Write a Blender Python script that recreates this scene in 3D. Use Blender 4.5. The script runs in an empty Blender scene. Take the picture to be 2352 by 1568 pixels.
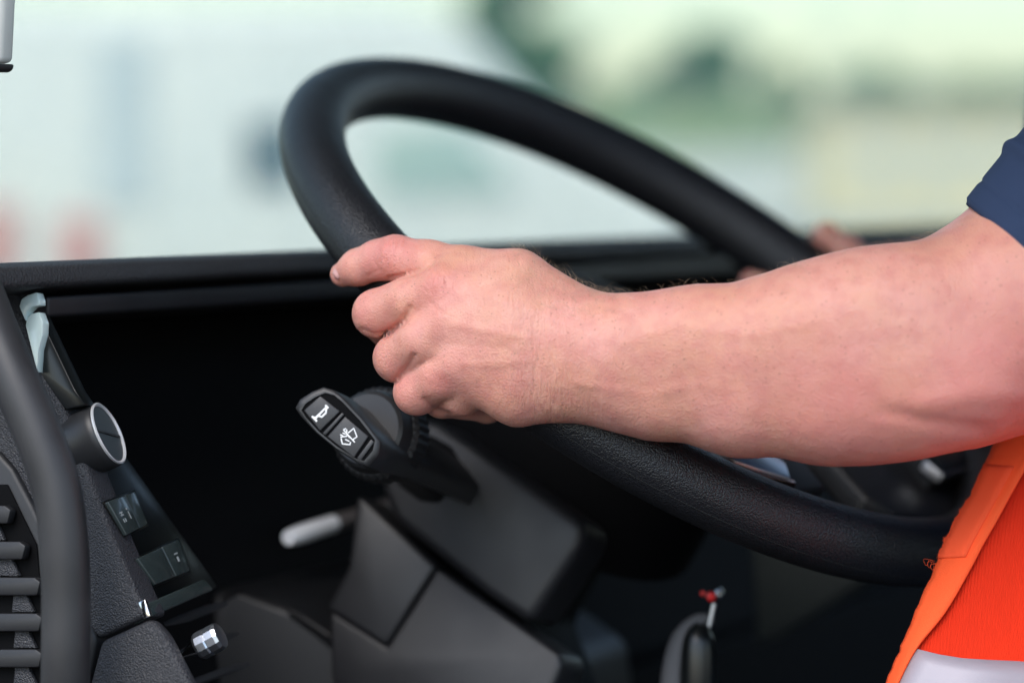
import bpy, bmesh, math, random
import numpy as np
from mathutils import Vector, Matrix
random.seed(7); rng = np.random.default_rng(7)
sc = bpy.context.scene; col = sc.collection
# ------------------------------------------------------------------ camera
PITCH = math.radians(3.5); CH = 1.95; FPX = 6517.5
RT = Vector((1, 0, 0)); FW = Vector((0, math.cos(PITCH), -math.sin(PITCH))); UPC = Vector((0, math.sin(PITCH), math.cos(PITCH)))
CAM = Vector((0, 0, CH))
cd = bpy.data.cameras.new('camera'); cam = bpy.data.objects.new('camera', cd); col.objects.link(cam)
cam.location = CAM; cam.rotation_euler = (math.radians(90) - PITCH, 0, 0)
cd.lens = FPX / 2352 * 36; cd.sensor_width = 36; cd.clip_start = .05; cd.clip_end = 3000
cd.dof.use_dof = True; cd.dof.focus_distance = 1.462; cd.dof.aperture_fstop = 2.8
sc.camera = cam
# ------------------------------------------------------------------ sky, sun, exposure
SUN_EL, SUN_AZ = math.radians(52), math.radians(205)      # azimuth clockwise from +Y: behind the camera, a little left
w = bpy.data.worlds.new('World'); sc.world = w; w.use_nodes = True
nt = w.node_tree; sky = nt.nodes.new('ShaderNodeTexSky'); sky.sky_type = 'NISHITA'; sky.sun_disc = False
sky.sun_elevation = SUN_EL; sky.sun_rotation = SUN_AZ; sky.air_density = 1.2; sky.dust_density = 1.5; sky.ozone_density = 1.0
bg = nt.nodes['Background']; nt.links.new(sky.outputs[0], bg.inputs[0]); bg.inputs[1].default_value = .12
sl = bpy.data.lights.new('sun', 'SUN'); sl.energy = .8; sl.angle = math.radians(40); sl.color = (1, .98, .95)
so = bpy.data.objects.new('sun', sl); col.objects.link(so)
sd = Vector((math.sin(SUN_AZ) * math.cos(SUN_EL), math.cos(SUN_AZ) * math.cos(SUN_EL), math.sin(SUN_EL)))
so.rotation_euler = sd.to_track_quat('Z', 'Y').to_euler(); so.location = sd * 20
vs = sc.view_settings; vs.view_transform = 'Standard'; vs.look = 'None'; vs.gamma = 1; vs.use_curve_mapping = False; vs.exposure = 1.4
sc.cycles.use_denoising = True; sc.cycles.max_bounces = 8; sc.cycles.transparent_max_bounces = 12

# ------------------------------------------------------------------ frames
def ray(px, py): return (RT * ((px - 1176) / FPX) + FW - UPC * ((py - 784) / FPX))
def P(px, py, Y): return CAM + ray(px, py) * Y            # a point at a known distance
def onplane(px, py, p0, n):
    d = ray(px, py); t = (p0 - CAM).dot(n) / d.dot(n); return CAM + d * t
def c2w(v): return RT * v[0] + FW * v[1] + UPC * v[2]
WC = CAM + c2w((.0874, 1.6939, .0214)); WN = c2w((.48455, -.34832, .80242)).normalized(); WR = .232; TR = .0192
BK = Vector((WN.x, WN.y, 0)).normalized(); LAT = Vector((-BK.y, BK.x, 0)); UP = Vector((0, 0, 1))   # back of the cab, its far side, up
if LAT.y < 0: LAT = -LAT
W12 = WN.cross(LAT).normalized()
if W12.dot(BK) > 0: W12 = -W12                            # wheel's 12 o'clock
HA = P(30, 607, 1.45)
def V(s, f, z): return HA + LAT * s - BK * f + UP * z      # along the dash, forward, up

# ------------------------------------------------------------------ objects
def tag(o, label=None, cat=None, group=None, kind=None):
    for k, v in (('label', label), ('category', cat), ('group', group), ('kind', kind)):
        if v: o[k] = v
    return o
def link(o, parent=None):
    col.objects.link(o)
    if parent is not None:
        o.parent = parent; bpy.context.view_layer.update()
        o.matrix_parent_inverse = Matrix.Translation(-parent_world(parent))
    return o
def parent_world(p):
    v = Vector(p.location)
    return v
def thing(name, label, cat, loc, group=None):
    o = bpy.data.objects.new(name, None); o.empty_display_size = .02; o.location = loc; col.objects.link(o)
    return tag(o, label, cat, group)
def mesh(name, verts, faces, mat, parent=None, smooth=True, sharp=None, label=None):
    me = bpy.data.meshes.new(name); me.from_pydata([tuple(v) for v in verts], [], [tuple(f) for f in faces]); me.update()
    bm = bmesh.new(); bm.from_mesh(me); bmesh.ops.recalc_face_normals(bm, faces=bm.faces); bm.to_mesh(me); bm.free()
    return obj(name, me, mat, parent, smooth, sharp, label)
def obj(name, me, mat, parent=None, smooth=True, sharp=None, label=None):
    if mat is not None: me.materials.append(mat)
    if smooth:
        me.polygons.foreach_set('use_smooth', [True] * len(me.polygons))
        if sharp: me.set_sharp_from_angle(angle=math.radians(sharp))
    o = bpy.data.objects.new(name, me)
    if parent is not None:
        col.objects.link(o); o.parent = parent
        # meshes hold world coordinates; cancel the parent's offset
        off = Vector((0, 0, 0)); p = parent
        while p is not None: off += p.location; p = p.parent
        o.location = -off
    else: col.objects.link(o)
    if label: o['label'] = label
    return o
def prism(name, poly, ext, mat, parent=None, bev=.0015, seg=3, smooth=True, label=None):
    """closed slab: a polygon of 3-D points pushed along ext"""
    n = len(poly); vv = [Vector(p) for p in poly] + [Vector(p) + ext for p in poly]
    ff = [list(range(n)), list(range(2 * n - 1, n - 1, -1))] + [[i, (i + 1) % n, n + (i + 1) % n, n + i] for i in range(n)]
    bm = bmesh.new(); bv = [bm.verts.new(v) for v in vv]
    for f in ff: bm.faces.new([bv[i] for i in f])
    bmesh.ops.recalc_face_normals(bm, faces=bm.faces)
    if bev: bmesh.ops.bevel(bm, geom=list(bm.edges), offset=bev, segments=seg, profile=.5, affect='EDGES', clamp_overlap=True)
    me = bpy.data.meshes.new(name); bm.to_mesh(me); bm.free()
    return obj(name, me, mat, parent, smooth, 40, label)
def box(name, c, ax, ay, az, mat, parent=None, bev=.002, seg=3, label=None):
    """box from centre and three half-axis vectors"""
    p = [c - ax - ay - az, c + ax - ay - az, c + ax + ay - az, c - ax + ay - az]
    return prism(name, p, az * 2, mat, parent, bev, seg, label=label)
def spline(pts, per=8):
    pts = [np.array(p, float) for p in pts]; q = [2 * pts[0] - pts[1]] + pts + [2 * pts[-1] - pts[-2]]; out = []
    for i in range(1, len(q) - 2):
        for k in range(per):
            t = k / per; a, b, c, d = q[i - 1:i + 3]
            out.append(.5 * (2 * b + (c - a) * t + (2 * a - 5 * b + 4 * c - d) * t * t + (3 * b - a - 3 * c + d) * t ** 3))
    out.append(pts[-1]); return np.array(out)
def tube(name, pts, rad, mat, parent=None, seg=24, per=8, sx=1, ref=None, label=None, get=False):
    """swept round (or oval, sx) bar through pts with radii rad, capped"""
    if np.isscalar(rad): rad = [rad] * len(pts)
    s = spline([list(p) + [r] for p, r in zip(pts, rad)], per); vv, ff = [], []
    for i in range(len(s)):
        t = Vector(s[min(i + 1, len(s) - 1), :3] - s[max(i - 1, 0), :3]).normalized()
        a = (ref or Vector((.13, .2, .95))); u = t.cross(a).normalized(); v = t.cross(u)
        for k in range(seg):
            an = 2 * math.pi * k / seg
            vv.append(Vector(s[i, :3]) + (u * math.cos(an) * sx + v * math.sin(an)) * s[i, 3])
    for i in range(len(s) - 1):
        for k in range(seg):
            ff.append([i * seg + k, i * seg + (k + 1) % seg, (i + 1) * seg + (k + 1) % seg, (i + 1) * seg + k])
    ff.append(list(range(seg))); ff.append(list(range((len(s) - 1) * seg, len(s) * seg)))
    if get: return vv, ff
    return mesh(name, vv, ff, mat, parent, True, 50, label)
def lathe(name, c, ax, prof, mat, parent=None, seg=48, sharp=35, teeth=0, depth=0, label=None):
    """turned piece: prof = (distance along ax, radius)"""
    ax = ax.normalized(); u = ax.cross(Vector((.2, .1, .97))).normalized(); v = ax.cross(u); vv, ff = [], []
    for h, r in prof:
        for k in range(seg):
            an = 2 * math.pi * k / seg; rr = r - (depth if teeth and k % 2 else 0) if r > depth * 3 else r
            vv.append(c + ax * h + (u * math.cos(an) + v * math.sin(an)) * max(rr, 1e-5))
    for i in range(len(prof) - 1):
        for k in range(seg): ff.append([i * seg + k, i * seg + (k + 1) % seg, (i + 1) * seg + (k + 1) % seg, (i + 1) * seg + k])
    ff.append(list(range(seg))); ff.append(list(range((len(prof) - 1) * seg, len(prof) * seg)))
    return mesh(name, vv, ff, mat, parent, True, sharp, label)

# ------------------------------------------------------------------ materials
def mat(name, base, rough=.5, metal=0, spec=.5, grain=None, var=0, coat=0):
    """grain = (kind, scale per metre, height in m)"""
    m = bpy.data.materials.new(name); m.use_nodes = True; t = m.node_tree; b = t.nodes['Principled BSDF']
    b.inputs['Base Color'].default_value = (*base, 1); b.inputs['Roughness'].default_value = rough
    b.inputs['Metallic'].default_value = metal; b.inputs['Specular IOR Level'].default_value = spec
    b.inputs['Coat Weight'].default_value = coat
    tc = t.nodes.new('ShaderNodeTexCoord')
    if var:
        n = t.nodes.new('ShaderNodeTexNoise'); n.inputs['Scale'].default_value = 40; n.inputs['Detail'].default_value = 6
        t.links.new(tc.outputs['Object'], n.inputs['Vector'])
        mx = t.nodes.new('ShaderNodeMix'); mx.data_type = 'RGBA'
        mx.inputs[6].default_value = (*[c * (1 - var) for c in base], 1); mx.inputs[7].default_value = (*[min(1, c * (1 + var)) for c in base], 1)
        t.links.new(n.outputs['Fac'], mx.inputs[0]); t.links.new(mx.outputs[2], b.inputs['Base Color'])
        mr = t.nodes.new('ShaderNodeMapRange'); mr.inputs[3].default_value = max(.05, rough - .08); mr.inputs[4].default_value = min(1, rough + .1)
        t.links.new(n.outputs['Fac'], mr.inputs[0]); t.links.new(mr.outputs[0], b.inputs['Roughness'])
    if grain:
        kind, s, h = grain
        if kind == 'leather':
            v = t.nodes.new('ShaderNodeTexVoronoi'); v.feature = 'F1'; v.inputs['Scale'].default_value = s
            nz = t.nodes.new('ShaderNodeTexNoise'); nz.inputs['Scale'].default_value = s * .5; nz.inputs['Detail'].default_value = 2
            mm = t.nodes.new('ShaderNodeVectorMath'); mm.operation = 'MULTIPLY_ADD'; mm.inputs[1].default_value = (.8 / s,) * 3
            t.links.new(tc.outputs['Object'], nz.inputs['Vector']); t.links.new(nz.outputs['Color'], mm.inputs[0]); t.links.new(tc.outputs['Object'], mm.inputs[2])
            t.links.new(mm.outputs[0], v.inputs['Vector']); hs = v.outputs['Distance']
        elif kind == 'weave':
            wv = t.nodes.new('ShaderNodeTexWave'); wv.inputs['Scale'].default_value = s; wv.inputs['Distortion'].default_value = .3
            t.links.new(tc.outputs['Object'], wv.inputs['Vector']); hs = wv.outputs['Fac']
        else:
            nz = t.nodes.new('ShaderNodeTexNoise'); nz.inputs['Scale'].default_value = s; nz.inputs['Detail'].default_value = 3
            t.links.new(tc.outputs['Object'], nz.inputs['Vector']); hs = nz.outputs['Fac']
        bp = t.nodes.new('ShaderNodeBump'); bp.inputs['Strength'].default_value = 1; bp.inputs['Distance'].default_value = h
        if kind == 'leather': bp.invert = True
        t.links.new(hs, bp.inputs['Height']); t.links.new(bp.outputs[0], b.inputs['Normal'])
    return m
M = dict(
    rim=mat('rim_leather', (.011, .011, .013), .38, grain=('leather', 950, .00036), var=.15),
    rimseam=mat('rim_seam', (.006, .006, .006), .7),
    grip=mat('grip_plastic', (.028, .027, .028), .46, grain=('noise', 2500, .00008), var=.4),
    leather=mat('dash_grain', (.026, .026, .030), .46, grain=('leather', 1050, .0006), var=.1),
    pad=mat('pad_grain', (.022, .022, .024), .55, grain=('leather', 650, .0004), var=.1),
    matte=mat('black_plastic', (.012, .012, .013), .55, grain=('noise', 2200, .00006)),
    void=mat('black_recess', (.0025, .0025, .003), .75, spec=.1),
    shroud=mat('column_plastic', (.0115, .0115, .0132), .46, grain=('noise', 2600, .00007), var=.12),
    stalk=mat('stalk_plastic', (.022, .022, .023), .40, grain=('noise', 3000, .00005), var=.1),
    button=mat('button_plastic', (.026, .026, .028), .45, grain=('noise', 3000, .00005)),
    gloss=mat('gloss_black', (.005, .006, .006), .28),
    switch=mat('switch_plastic', (.030, .040, .039), .22, coat=.3),
    ink=mat('white_print', (.8, .8, .8), .5),
    greyink=mat('grey_print', (.32, .34, .34), .5),
    chrome=mat('chrome', (.78, .78, .78), .14, metal=1),
    satin=mat('satin_silver', (.60, .62, .66), .32, metal=1),
    sheen=mat('painted_sheen', (.62, .74, .70), .22, coat=.6),  # mint base colour stands in for reflected sky
    copper=mat('copper_trim', (.45, .26, .20), .25, metal=1),
    palegrey=mat('pale_grey_plastic', (.55, .56, .52), .5, var=.05),
    lever=mat('white_lever', (.93, .93, .95), .3),
    red=mat('red_plastic', (.6, .01, .01), .3),
    strap=mat('grey_strap', (.075, .075, .08), .7),
    shirt=mat('navy_cloth', (.030, .048, .098), .85, spec=.2, grain=('weave', 900, .0001), var=.12),
    vest=mat('orange_mesh_cloth', (1.0, .044, .012), .8, spec=.15, grain=('weave', 420, .0005), var=.05),
    band=mat('orange_binding', (1.0, .115, .03), .8, spec=.2, grain=('noise', 1600, .0003), var=.03),
    reflective=mat('silver_reflective', (.36, .33, .37), .5, metal=.15, grain=('noise', 1500, .0001)),
    floor=mat('cab_floor', (.006, .006, .006), .9, spec=.1),
    liner=mat('roof_liner', (.25, .25, .24), .9),
    panelgrey=mat('footwell_grey', (.045, .055, .056), .6),
)

# ------------------------------------------------------------------ the place outside
def leafmat(name, c):
    m = mat(name, c, .6, var=.35); return m
ground = mesh('ground', [(-900, -300, 0), (900, -300, 0), (900, 1500, 0), (-900, 1500, 0)], [(0, 1, 2, 3)], mat('pale_gravel', (.48, .47, .43), .9, grain=('noise', 3, .02), var=.15), smooth=False)
tag(ground, kind='structure')
yard = mesh('yard', [(-45, -60, .004), (60, -60, .004), (60, 55, .004), (-45, 55, .004)], [(0, 1, 2, 3)], mat('unseen_dark_ground', (.055, .055, .058), .9, grain=('noise', 60, .004), var=.3), smooth=False)  # dark ground out of view, added to cut bounce light from below
tag(yard, kind='structure')
def tree(px, Y, top_px, wid_px, c, label, lean=0, base_frac=.3, nleaf=2600, group='trees beyond the yard'):
    x = (px - 1176) / FPX * Y; top = CH + (784 - math.tan(PITCH) * FPX - top_px) / FPX * Y; wd = wid_px / FPX * Y / 2
    t = thing('broadleaf_tree', label, 'tree', (x, Y, 0), group)
    tube('trunk', [(x, Y, 0), (x + .1, Y, top * .35), (x + lean * .5, Y + .1, top * .8)], [top * .03, top * .024, top * .008], M['bark'], t, 10, 4)
    vv, ff = [], []
    nl = 26
    lobes = []
    for i in range(nl):
        h = rng.uniform(base_frac, .93); s = math.sin(math.pi * (h - base_frac * .6) / (1.06 - base_frac * .6)) ** .7
        a = rng.uniform(0, 6.28); rr = wd * s * rng.uniform(.2, .85)
        lobes.append((x + lean * h + math.cos(a) * rr, Y + math.sin(a) * rr, top * h, wd * rng.uniform(.22, .4)))
    for i in range(nleaf):
        L = lobes[rng.integers(nl)]; d = rng.normal(size=3); d /= np.linalg.norm(d)
        p = np.array(L[:3]) + d * L[3] * rng.uniform(.55, 1.1) * np.array([1, 1, .8]); s = top * rng.uniform(.030, .055)
        a = rng.normal(size=3); a /= np.linalg.norm(a); b = np.cross(a, rng.normal(size=3)); b /= np.linalg.norm(b)
        k = len(vv); vv += [p - a * s, p + b * s * .6, p + a * s, p - b * s * .6]; ff.append((k, k + 1, k + 2, k + 3))
    me = bpy.data.meshes.new('crown'); me.from_pydata([tuple(v) for v in vv], [], ff); obj('crown', me, c, t, False)
    return t
M['bark'] = mat('bark', (.12, .09, .07), .9)
g1, g2, g3 = leafmat('dark_leaves', (.036, .19, .055)), leafmat('mid_leaves', (.06, .22, .08)), leafmat('light_leaves', (.12, .25, .10))
tree(1200, 60, -140, 330, g2, 'tall dark tree rising behind the nose of the white van', nleaf=4200, base_frac=.2)
tree(1625, 127, 78, 360, g1, 'darkest green tree, rounded, standing behind the wheel rim in the middle distance', nleaf=4200, base_frac=.12)
tree(1775, 129, 150, 220, g1, 'small dark tree just right of the darkest green tree', base_frac=.1)
tree(1470, 128, 175, 170, g2, 'pale low tree left of the darkest green tree', base_frac=.1)
tree(2020, 130, 140, 260, g2, 'mid green tree above the left end of the beige building', base_frac=.1)
tree(2200, 140, 165, 260, g3, 'light green tree above the middle of the beige building', base_frac=.1)
tree(2400, 145, 160, 300, g3, 'light green tree above the right end of the beige building', base_frac=.1)
# low beige building
bY = 100
def bx(px): return (px - 1176) / FPX * bY
bl = thing('low_building', 'low beige building with a flat roof far behind the steering wheel', 'building', (bx(2200), bY, 0))
bm_ = mat('beige_render', (.74, .64, .42), .9, var=.08)
box('wall', Vector((bx(2280), bY + 4, 1.95)), Vector((6.2, 0, 0)), Vector((0, 4, 0)), Vector((0, 0, 1.95)), bm_, bl, .02, 1)
box('roof', Vector((bx(2280), bY + 4, 4.05)), Vector((6.5, 0, 0)), Vector((0, 4.3, 0)), Vector((0, 0, .14)), mat('roof_edge', (.40, .34, .26), .8), bl, .02, 1)
for q in range(3):
    box('window', Vector((bx(2020 + 140 * q), bY - .03, 2.2)), Vector((.7, 0, 0)), Vector((0, .04, 0)), Vector((0, 0, .55)), M['palegrey'], bl, .01, 1)
# dry grass bank between yard and trees
bank = mesh('grass_bank', [(-60, 104, .01), (140, 104, .01), (140, 112, 4.4), (-60, 112, 4.4), (140, 122, 5.0), (-60, 122, 5.0)], [(0, 1, 2, 3), (3, 2, 4, 5)], mat('dry_grass', (.20, .26, .12), .95, var=.3), smooth=False)
tag(bank, kind='structure')
cw = thing('concrete_wall', 'long pale concrete wall standing left of the beige building, behind the wheel', 'wall', (bx(1600), bY + 1, 0))
for q in range(5):
    box('wall_panel', Vector((bx(1270 + 132 * q), bY + 1, 1.25)), Vector((1.0, 0, 0)), Vector((0, .12, 0)), Vector((0, 0, 1.25)), mat('pale_concrete', (.62, .62, .58), .9, var=.06), cw, .02, 1)
# white van
vY = 9.0
def vx(px): return (px - 1176) / FPX * vY
def vz(py): return CH + (784 - math.tan(PITCH) * FPX - py) / FPX * vY
van = thing('white_van', 'white high roofed van parked outside the windscreen, blurred', 'van', (vx(500), vY, 0))
white = mat('van_paint', (.84, .82, .76), .35, coat=.4)
prof = [(vx(-420), .55), (vx(-420), vz(60)), (vx(-340), vz(15)), (vx(900), vz(12)), (vx(1060), vz(50)), (vx(1300), vz(330)), (vx(1560), vz(470)), (vx(1640), vz(640)), (vx(1650), .55)]
prism('body', [Vector((a, vY, b)) for a, b in prof], Vector((0, 1.9, 0)), white, van, .06, 3)
vglass = mat('van_glass', (.03, .10, .15), .1, coat=.5)
prism('side_window', [Vector((vx(a), vY - .004, vz(b))) for a, b in ((560, 285), (680, 270), (690, 425), (570, 435))], Vector((0, -.012, 0)), vglass, van, .004, 1)
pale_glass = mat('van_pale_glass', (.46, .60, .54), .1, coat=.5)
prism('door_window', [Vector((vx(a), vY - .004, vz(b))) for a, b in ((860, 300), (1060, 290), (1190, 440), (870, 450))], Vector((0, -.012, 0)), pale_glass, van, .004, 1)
prism('side_panel', [Vector((vx(a), vY - .004, vz(b))) for a, b in ((225, 90), (350, 90), (350, 470), (225, 470))], Vector((0, -.008, 0)), mat('van_panel_blue', (.68, .73, .74), .5), van, .003, 1)
for a, b, c_, d_ in ((-50, 40, 470, 640), (135, 230, 500, 640)):
    prism('red_marker', [Vector((vx(p), vY - .005, vz(q))) for p, q in ((a, c_), (b, c_), (b, d_), (a, d_))], Vector((0, -.02, 0)), mat('red_lamp', (.76, .32, .28), .4), van, .004, 1)
for a in (-150, 1350):
    lathe('wheel', Vector((vx(a), vY - .02, .35)), Vector((0, 1, 0)), [(0, .2), (0, .33), (.02, .35), (.2, .35), (.2, .2)], M['matte'], van, 32)
# ------------------------------------------------------------------ the cab
roof = box('roof', V(1.1, -.35, .78), LAT * 1.4, BK * .95, UP * .03, M['liner'], None, .01); tag(roof, kind='structure')
floor = box('floor', V(1.1, -.35, -1.02), LAT * 1.4, BK * 1.3, UP * .03, M['floor'], None, .01); tag(floor, kind='structure')
wall = box('far_wall', V(2.55, -.45, -.60), LAT * .03, BK * 1.0, UP * .55, M['floor'], None, .01); tag(wall, kind='structure')
glass = bpy.data.materials.new('windscreen_glass'); glass.use_nodes = True; t = glass.node_tree; t.nodes.clear()
o_ = t.nodes.new('ShaderNodeOutputMaterial'); tr = t.nodes.new('ShaderNodeBsdfTransparent'); tr.inputs[0].default_value = (.805, .845, .815, 1)
tl = t.nodes.new('ShaderNodeBsdfTranslucent'); tl.inputs[0].default_value = (.86, .95, .86, 1)
nz = t.nodes.new('ShaderNodeTexNoise'); nz.inputs['Scale'].default_value = 9; nz.inputs['Detail'].default_value = 5
tc = t.nodes.new('ShaderNodeTexCoord'); t.links.new(tc.outputs['Object'], nz.inputs[0])
mr = t.nodes.new('ShaderNodeMapRange'); mr.inputs[1].default_value = .3; mr.inputs[2].default_value = .8; mr.inputs[3].default_value = .07; mr.inputs[4].default_value = .15
t.links.new(nz.outputs['Fac'], mr.inputs[0])
m1 = t.nodes.new('ShaderNodeMixShader'); t.links.new(mr.outputs[0], m1.inputs[0]); t.links.new(tr.outputs[0], m1.inputs[1]); t.links.new(tl.outputs[0], m1.inputs[2])
gl = t.nodes.new('ShaderNodeBsdfGlossy'); gl.inputs['Roughness'].default_value = .02
m2 = t.nodes.new('ShaderNodeMixShader'); m2.inputs[0].default_value = .03
t.links.new(m1.outputs[0], m2.inputs[1]); t.links.new(gl.outputs[0], m2.inputs[2]); t.links.new(m2.outputs[0], o_.inputs[0])
ws = prism('windscreen', [V(-.12, .40, -.06), V(2.5, .40, -.06), V(2.5, .20, .76), V(-.12, .20, .76)], -BK * .005, glass, None, 0)
tag(ws, 'large slightly dusty green tinted windscreen above the dashboard', 'windscreen')
# dashboard -----------------------------------------------------------
EN = (-LAT + BK * .10 + UP * .12).normalized(); EP = P(200, 1200, 1.452)      # its near end face
def E_(px, py, off=0): return onplane(px, py, EP + EN * off, EN)
DD = (E_(340, 1415) - E_(145, 935)).normalized()                               # down the switch slope
SN = DD.cross(LAT).normalized()
if SN.dot(BK) < 0: SN = -SN
SN = c2w((.86, -.30, .42)).normalized(); SL = SN.cross(DD).normalized(); SP = E_(240, 1180)
if SL.dot(LAT) < 0: SL = -SL
def S_(px, py, off=0): return onplane(px, py, SP + SN * off, SN)
dash = thing('dashboard', 'black padded truck dashboard running across the cab behind the wheel', 'dashboard', V(.6, .1, -.9))
# hood pad: rounded bar along the cab, its top sweeping forward to the windscreen
def extr(name, prof, s0, s1, m, parent, bev=.004, ns=1):
    return prism(name, [V(s0, f, z) for f, z in prof], LAT * (s1 - s0), m, parent, bev, 4)
pad = extr('top_pad', [(-.003, -.002), (-.005, -.012), (.01, -.0150), (.38, -.09), (.38, -.045), (.05, -.004), (.008, .0008)], -.03, 2.5, M['pad'], dash, .0035)
extr('hood_lip', [(.003, -.0175), (.003, -.0285), (.05, -.036), (.05, -.024)], .030, 2.5, M['shroud'], dash, .002)
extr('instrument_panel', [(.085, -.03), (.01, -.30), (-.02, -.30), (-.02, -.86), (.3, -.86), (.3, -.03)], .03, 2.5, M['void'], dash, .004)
# near end of the dashboard
prism('end_panel', [E_(*p) for p in ((-150, 560), (-6, 618), (44, 690), (60, 745), (100, 850), (146, 935), (200, 1080), (258, 1232), (312, 1362), (338, 1413), (226, 1467), (200, 1440), (-150, 1440))], -EN * .02, M['leather'], dash, .003, 4)
prism('lower_panel', [E_(*p, .002) for p in ((228, 1471), (342, 1420), (375, 1455), (450, 1600), (500, 1760), (150, 1760), (200, 1580))], -EN * .010, M['leather'], dash, .004, 4)
prism('lower_trim', [E_(*p, .001) for p in ((196, 1400), (220, 1468), (190, 1620), (100, 1700), (100, 1400))], -EN * .02, M['matte'], dash, .003, 3)
# air vent
vent = obj('air_vent', bpy.data.meshes.new('air_vent'), None, dash)
def Ef(px, py, off): return onplane(px, py, EP + EN * off, EN)
bpy.data.objects.remove(vent)
vent = prism('air_vent', [E_(*p, .003) for p in ((-200, 960), (-10, 1030), (30, 1075), (75, 1160), (92, 1195), (110, 1260), (115, 1400), (115, 1750), (-200, 1750))], -EN * .01, M['shroud'], dash, .003, 3)
prism('vent_recess', [E_(*p, .0036) for p in ((-180, 1110), (18, 1112), (85, 1250), (98, 1400), (98, 1720), (-180, 1720))], EN * .0006, M['void'], vent, 0)
for q in range(7):
    y = 1160 + 82.5 * q; xr = min(96, 24 + 34 * q)
    a = E_(-180, y, .009); b = E_(xr, y, .009)
    prism('slat', [E_(-180, y, .011), E_(xr - 14, y, .011), E_(xr, y + 10, .011), E_(xr - 8, y + 42, .011), E_(-180, y + 42, .011)], -EN * .006, M['shroud'], vent, .0012, 2)
    if q < 6: prism('vane', [E_(xr - 62, y + 40, .0075), E_(xr - 32, y + 40, .0075), E_(xr - 14, y + 80, .0075), E_(xr - 66, y + 80, .0075)], -EN * .003, M['leather'], vent, .0006, 2)
# switch slope
prism('switch_slope', [S_(144, 934, -.004), S_(190, 905, -.004), S_(500, 1345, -.004), S_(338, 1412, -.004)], -SN * .02, M['gloss'], dash, .001, 2)
prism('shelf', [S_(338, 1384, .004), S_(470, 1328, .004), S_(492, 1352, .004), S_(350, 1415, .004)], -SN * .012, M['switch'], dash, .001, 3)
prism('edge_strip', [S_(332, 1376, .005), S_(338, 1378, .005), S_(352, 1414, .005), S_(345, 1414, .005)], -SN * .004, M['chrome'], dash, .0004, 2)
# glossy hood frame corner: its windscreen reflection painted as pale mint pieces
prism('corner_sheen', [E_(*p, .006) for p in ((43, 704), (49, 686), (63, 677), (84, 671), (90, 688), (91, 701), (73, 705), (62, 716), (58, 738))], -EN * .006, M['sheen'], dash, .0007, 2)
prism('corner_sheen', [E_(*p, .005) for p in ((58, 748), (61, 730), (72, 720), (89, 716), (98, 740), (97, 770), (88, 806), (85, 856))], -EN * .006, M['sheen'], dash, .0007, 2)
prism('frame_side', [E_(*p, 0) for p in ((86, 712), (98, 740), (172, 895), (196, 930), (150, 940), (84, 850))], -EN * .010, M['gloss'], dash, .001, 2)
0 and tube('hood_frame', [E_(100, 676) - EN * .004, E_(100, 676) + LAT * .05 + UP * .001, E_(100, 676) + LAT * .3 + UP * .002, E_(100, 676) + LAT * 1.2 + UP * .002], .0045, M['shroud'], dash, 16, 6)
# knee cowl below
prism('knee_cowl', [P(*p) for p in ((470, 1345, 1.66), (560, 1350, 1.66), (660, 1400, 1.64), (760, 1465, 1.63), (960, 1610, 1.62), (980, 1800, 1.62), (470, 1800, 1.64))], LAT * .25, mat('dark_cowl', (.005, .005, .006), .5), dash, .022, 6)
for q in range(3):
    y = 1425 + q * 70
    prism('vent_rib', [P(372 + 22 * q, y, 1.50), P(470 + 25 * q, y - 38, 1.53), P(476 + 25 * q, y - 22, 1.53), P(380 + 22 * q, y + 16, 1.50)], LAT * .02, M['matte'], dash, .001, 2)
# visor edge, upper left
vis = prism('sun_visor', [P(*p) for p in ((-260, -160, 1.47), (8, -160, 1.45), (5, 0, 1.45), (-2, 146, 1.45), (-260, 140, 1.47))], LAT * .012, M['palegrey'], None, .0035, 4)
tag(vis, 'pale grey sun visor edge hanging at the top left corner', 'sun visor')
prism('end_cap', [P(-260, 140, 1.4695), P(-2, 146.5, 1.4495), P(-5, 160, 1.4495), P(-14, 166, 1.4495), P(-260, 160, 1.4695)], LAT * .012, M['matte'], vis, .0015, 3)
# grab handle
gh = [(-140, 480, 1.45), (-60, 640, 1.437), (-12, 762, 1.428), (38, 880, 1.42), (86, 992, 1.415), (124, 1100, 1.412), (144, 1215, 1.41), (151, 1350, 1.41), (150, 1568, 1.412), (146, 1800, 1.43)]
h = tube('grab_handle', [P(*p) for p in gh], [.0122] * 10, M['grip'], None, 32, 8)
tag(h, 'scuffed black curved grab handle in front of the air vent', 'grab handle')
# rotary knob, switches
KA = c2w((.90, -.20, .40)).normalized(); kc = P(247, 996, 1.468)
kn = thing('rotary_knob', 'round black rotary knob with silver rimmed dial face on the dashboard slope', 'knob', kc - KA * .018)
lathe('body', kc - KA * .018, KA, [(-.004, .014), (0, .0165), (.004, .0172), (.014, .0178), (.0172, .0176), (.018, .017)], M['stalk'], kn, 64)
lathe('ring', kc, KA, [(-.0005, .0168), (.0010, .0171), (.0014, .0164), (.0006, .0154), (-.0005, .0154)], mat('ring_sheen_tone', (.66, .66, .66), .35, metal=.3), kn, 64)  # chrome ring, its sky reflection put into a pale base colour
lathe('dial', kc, KA, [(-.001, .0156), (.0002, .0156), (.00025, .001)], mat('dial_face', (.02, .022, .022), .45), kn, 64)
kl = KA.cross(DD).normalized(); ku = KA.cross(kl).normalized()
prism('pointer', [kc + KA * .0004 + kl * a - ku * b for a, b in ((-.0145, -.0006), (.0145, -.0006), (.0145, .0006), (-.0145, .0006))], KA * .0004, M['matte'], kn, 0)
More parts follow.
